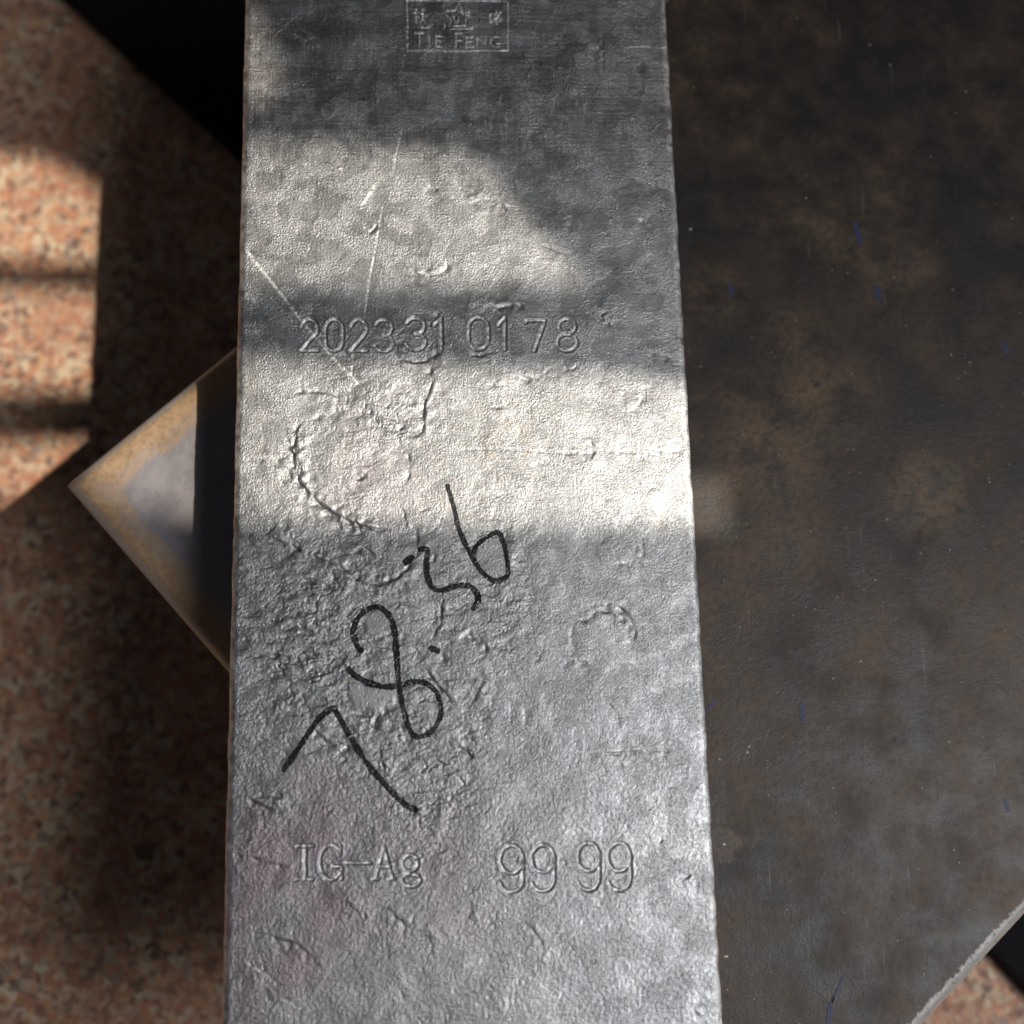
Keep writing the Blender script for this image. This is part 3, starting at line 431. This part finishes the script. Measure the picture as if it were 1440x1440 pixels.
def cut(lines, half, depth, rim, g=.55, b=0.):
    acc = {}
    for pts in lines:
        s, d, sd_, t = poly_dist(pts, half * 5)
        d = d + .05 * wob[s]
        dep = depth * np.clip(.8 + .32 * wob2[s], .3, 1.2)
        H[s] += -dep * sm(-d, -half * 1.15, -half * .25) * 1. + rim * np.exp(-((d - half * 1.75) / (half * .55)) ** 2)
        groove_shade[s] = np.maximum(groove_shade[s], g * np.exp(-((d - half * 1.0) / (half * .4)) ** 2))  # dark outline painted as shade round each struck line
        if b: bare_glint[s] = np.maximum(bare_glint[s], b * np.exp(-(d / (half * .55)) ** 2))  # catch light painted along the stroke
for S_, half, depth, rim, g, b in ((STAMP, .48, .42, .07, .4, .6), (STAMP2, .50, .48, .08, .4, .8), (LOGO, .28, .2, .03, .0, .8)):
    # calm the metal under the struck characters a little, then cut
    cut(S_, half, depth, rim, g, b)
for pts, w, k in SCRATCHES:
    s, d, sd_, t = poly_dist(pts, w * 2 + .5)
    taper = np.clip(np.minimum(t, 1 - t) / .06, .25, 1)
    m = k * np.exp(-((d / taper) / (w * .62)) ** 2) * np.clip(.75 + .45 * wob[s], .2, 1)
    bare_glint[s] = np.maximum(bare_glint[s], m); H[s] -= (.05 + .16 * max(0, k - .45)) * m
# fine random hairline scratches
hr = random.Random(3)
for k in range(70):
    x = hr.uniform(-60, 62); y = hr.uniform(-140, 165); a = hr.gauss(1.45, .35) if hr.random() < .7 else hr.uniform(0, 3.14); L = hr.uniform(2, 12)
    s, d, sd_, t = poly_dist([(x, y), (x + L * math.cos(a), y + L * math.sin(a))], 1.)
    bare_glint[s] = np.maximum(bare_glint[s], hr.uniform(.1, .38) * np.exp(-(d / .16) ** 2) * np.clip(np.minimum(t, 1 - t) / .2, 0, 1))
patch = np.zeros_like(H)
def inside(poly):
    c = np.zeros(H.shape, bool); n = len(poly)
    for i in range(n):
        (xa, ya), (xb, yb) = poly[i], poly[(i + 1) % n]
        if ya == yb: continue
        c ^= ((ya > YY) != (yb > YY)) & (XX < (xb - xa) * (YY - ya) / (yb - ya) + xa)
    return c
for p_ in PATCHES:
    m = inside(p_).astype(float)
    for _ in range(2): m = (m + np.roll(m, 1, 0) + np.roll(m, -1, 0) + np.roll(m, 1, 1) + np.roll(m, -1, 1)) / 5
    H = H * (1 - m) + (.12 * m * H.mean() + .08 * m); patch = np.maximum(patch, .35 * m); groove_shade *= (1 - m)
# rounded, slightly uneven long edges and ends
er = 2.2
ew = .05 * grf(16., .8)[:, :1]; ew2 = .05 * grf(19., .8)[:, -1:]
def edge_drop(d): d = np.clip(d, 0, er); return .95 * (1 - d / er) ** 2.2
dl, dr = XX - X0 + np.clip(ew, -.3, .6) * np.exp(-(XX - X0) / 2), X1 - XX + np.clip(ew2, -.3, .6) * np.exp(-(X1 - XX) / 2)
de = np.minimum(YY - Y0, Y1 - YY)
keep = sm(np.minimum(np.minimum(dl, dr), de), -.2, 2.)
H = H * (.35 + .65 * keep)
H -= edge_drop(dl) + edge_drop(dr) + edge_drop(de)
lip = np.exp(-((dl - 2.6) / .9) ** 2) + np.exp(-((dr - 2.6) / .9) ** 2)
stain = np.clip(.95 * blob(-47, -88, 20, 22) + .75 * blob(-50, -118, 20, 26) + .5 * blob(-5, -100, 26, 40) + .35 * blob(-26, 8, 12, 18) + .3 * blob(50, 140, 26, 40), 0, .9)
tan = np.clip(.9 * blob(12, 22, 12, 10) + .7 * blob(18, 94, 12, 6) + .6 * blob(-3, 5, 14, 14) + .8 * blob(-27, -48, 7, 5) + .5 * blob(60, 0, 8, 18) + .5 * blob(-60, 60, 5, 90), 0, 1)
# keep all rows in the part near the camera, thin them out at both far ends
rows = [j for j in range(NY) if (-146 < ys[j] < 170) or j % 4 == 0 or j >= NY - 12 or j < 12]
sel = np.array(sorted(set(rows + [NY - 1])))
xw = XX + np.where(XX < 0, -1, 1) * 0
Hs = H[sel]; Xs = XX[sel]; Ys = YY[sel]
# the outline itself wanders a few tenths of a millimetre
bare_glint = np.maximum(bare_glint, .38 * np.exp(-((np.minimum(dl, dr) - .6) / .8) ** 2) * np.clip(.6 + .5 * wob2, 0, 1))  # catch light painted along both long rims
outl = (np.interp(ys, ys, np.clip(grf(26., .8)[:, 0], -1.5, 1.5)) * .09, np.clip(grf(22., .8)[:, 5], -1.5, 1.5) * .10)
wl_, wr_ = np.exp(-(Xs - X0) / 3.), np.exp(-(X1 - Xs) / 3.)
Xs = Xs + outl[0][sel][:, None] * wl_ + outl[1][sel][:, None] * wr_
V = np.stack([Xs, Ys, Hs], -1).reshape(-1, 3)
nr_, nc_ = len(sel), NX
idx = np.arange(nr_ * nc_).reshape(nr_, nc_)
F = np.stack([idx[:-1, :-1], idx[:-1, 1:], idx[1:, 1:], idx[1:, :-1]], -1).reshape(-1, 4)
ring = np.concatenate([idx[0, :], idx[1:, -1], idx[-1, -2::-1], idx[-2:0:-1, 0]])
levels = [-4., -7., -11., -16., -22., -27., -30.]
prev = ring; n0 = len(V); ct = np.array([.7, -2.])
RV = V[ring]; parts_v, parts_f = [V], [F]
rs = np.random.default_rng(8)
for li, z in enumerate(levels):
    q = RV.copy(); sh = (abs(z) - 2) / 28 * 2.6
    q[:, 0] -= np.sign(q[:, 0] - ct[0]) * np.clip(sh, 0, 9) * (np.abs(q[:, 0] - ct[0]) > 60)
    q[:, 1] -= np.sign(q[:, 1] - ct[1]) * np.clip(sh, 0, 9) * (np.abs(q[:, 1] - ct[1]) > 180)
    if z > -29: q[:, 0] += .02 * np.interp(np.arange(len(q)), np.arange(0, len(q), 9), rs.standard_normal(len(range(0, len(q), 9))))
    q[:, 2] = z
    cur = np.arange(n0, n0 + len(q)); n0 += len(q)
    parts_v.append(q); parts_f.append(np.stack([prev, cur, np.roll(cur, -1), np.roll(prev, -1)], -1)); prev = cur
V = np.concatenate(parts_v) * MM; F = np.concatenate(parts_f)
me = bpy.data.meshes.new('body')
me.vertices.add(len(V)); me.vertices.foreach_set('co', V.astype(np.float32).ravel())
me.loops.add(F.size); me.loops.foreach_set('vertex_index', F.astype(np.int32).ravel())
me.polygons.add(len(F)); me.polygons.foreach_set('loop_start', np.arange(0, F.size, 4, dtype=np.int32))
try: me.polygons.foreach_set('loop_total', np.full(len(F), 4, dtype=np.int32))
except Exception: pass
me.polygons.foreach_set('use_smooth', np.ones(len(F), dtype=bool))
me.update(calc_edges=True); me.validate()
me.materials.append(M['silver'])
extra = len(V) - nr_ * nc_
for nm, arr in (('stain', stain), ('tan', tan), ('patch', patch), ('groove_shade', groove_shade), ('bare_glint', bare_glint), ('brush', .25 + .75 * upper), ('grain', .55 + .45 * smooth_zone)):
    fattr(me, nm, np.concatenate([arr[sel].ravel(), np.zeros(extra)]))
ing = empty('silver_ingot', (0, 0, Z_TOP))
tag(ing, 'long cast silver ingot bar with stamped numbers and black marker writing', 'ingot')
body = bpy.data.objects.new('body', me); C.objects.link(body); body.parent = ing

# handwriting in black marker, following the relief
def height(x, y):
    fi = np.clip((np.asarray(x) - X0) / STEP, 0, NX - 1.001); fj = np.clip((np.asarray(y) - Y0) / STEP, 0, NY - 1.001)
    i, j = fi.astype(int), fj.astype(int); a, b = fi - i, fj - j
    return H[j, i] * (1 - a) * (1 - b) + H[j, i + 1] * a * (1 - b) + H[j + 1, i] * (1 - a) * b + H[j + 1, i + 1] * a * b
def spline(P, step=.3):
    P = np.array(P, float)
    if len(P) < 3:
        n = max(2, int(np.hypot(*(P[1] - P[0])) / step)); return np.array([P[0] + (P[1] - P[0]) * t for t in np.linspace(0, 1, n)])
    Q = np.vstack([2 * P[0] - P[1], P, 2 * P[-1] - P[-2]]); out = []
    for k in range(1, len(Q) - 2):
        p0, p1, p2, p3 = Q[k - 1:k + 3]; n = max(2, int(np.hypot(*(p2 - p1)) / step))
        for t in np.arange(n) / n:
            out.append(.5 * (2 * p1 + (p2 - p0) * t + (2 * p0 - 5 * p1 + 4 * p2 - p3) * t * t + (3 * p1 - p0 - 3 * p2 + p3) * t ** 3))
    out.append(P[-1]); return np.array(out)
ir = np.random.default_rng(4)
INKW = {'seven': 1.6, 'eight': 1.65, 'dot': 2.1, 'three': 1.7, 'six': 1.4}
for key, strokes in MARKER.items():
    vv, ff = [], []
    for si, st in enumerate(strokes):
        c = spline(st); n = len(c); d = np.gradient(c, axis=0); d /= np.linalg.norm(d, axis=1)[:, None] + 1e-9
        nn = np.stack([-d[:, 1], d[:, 0]], 1); w = INKW[key] * (1.2 if key == 'three' and si == 0 else 1)
        tpos = np.linspace(0, 1, n)
        arc_ = np.minimum(np.arange(n), np.arange(n)[::-1]) * .3
        wid = w * .5 * np.sqrt(np.clip(1 - (1 - np.clip(arc_ / (w * .5), 0, 1)) ** 2, .42, 1)) * (1 + .12 * np.interp(np.arange(n), np.arange(0, n + 6, 6), ir.standard_normal(len(range(0, n + 6, 6)))))
        jag = .07 * ir.standard_normal((n, 2)); K = 9; b0 = len(vv)
        for k in range(n):
            for q in range(K):
                s = q / (K - 1) * 2 - 1; e = wid[k] + (jag[k, 0] if s < 0 else jag[k, 1])
                p = c[k] + nn[k] * s * e; vv.append((p[0], p[1]))
        for k in range(n - 1):
            for q in range(K - 1):
                a = b0 + k * K + q; ff.append((a, a + K, a + K + 1, a + 1))
    vv = np.array(vv); hz = height(vv[:, 0], vv[:, 1]) + .028
    o = mesh_obj('handwritten_dot' if key == 'dot' else 'handwritten_digit', np.column_stack([vv, hz]) * MM, [f[::-1] for f in ff], M['ink'], ing, True)
    o['label'] = {'dot': 'short black marker dash used as decimal dot'}.get(key, 'black marker handwritten ' + key)
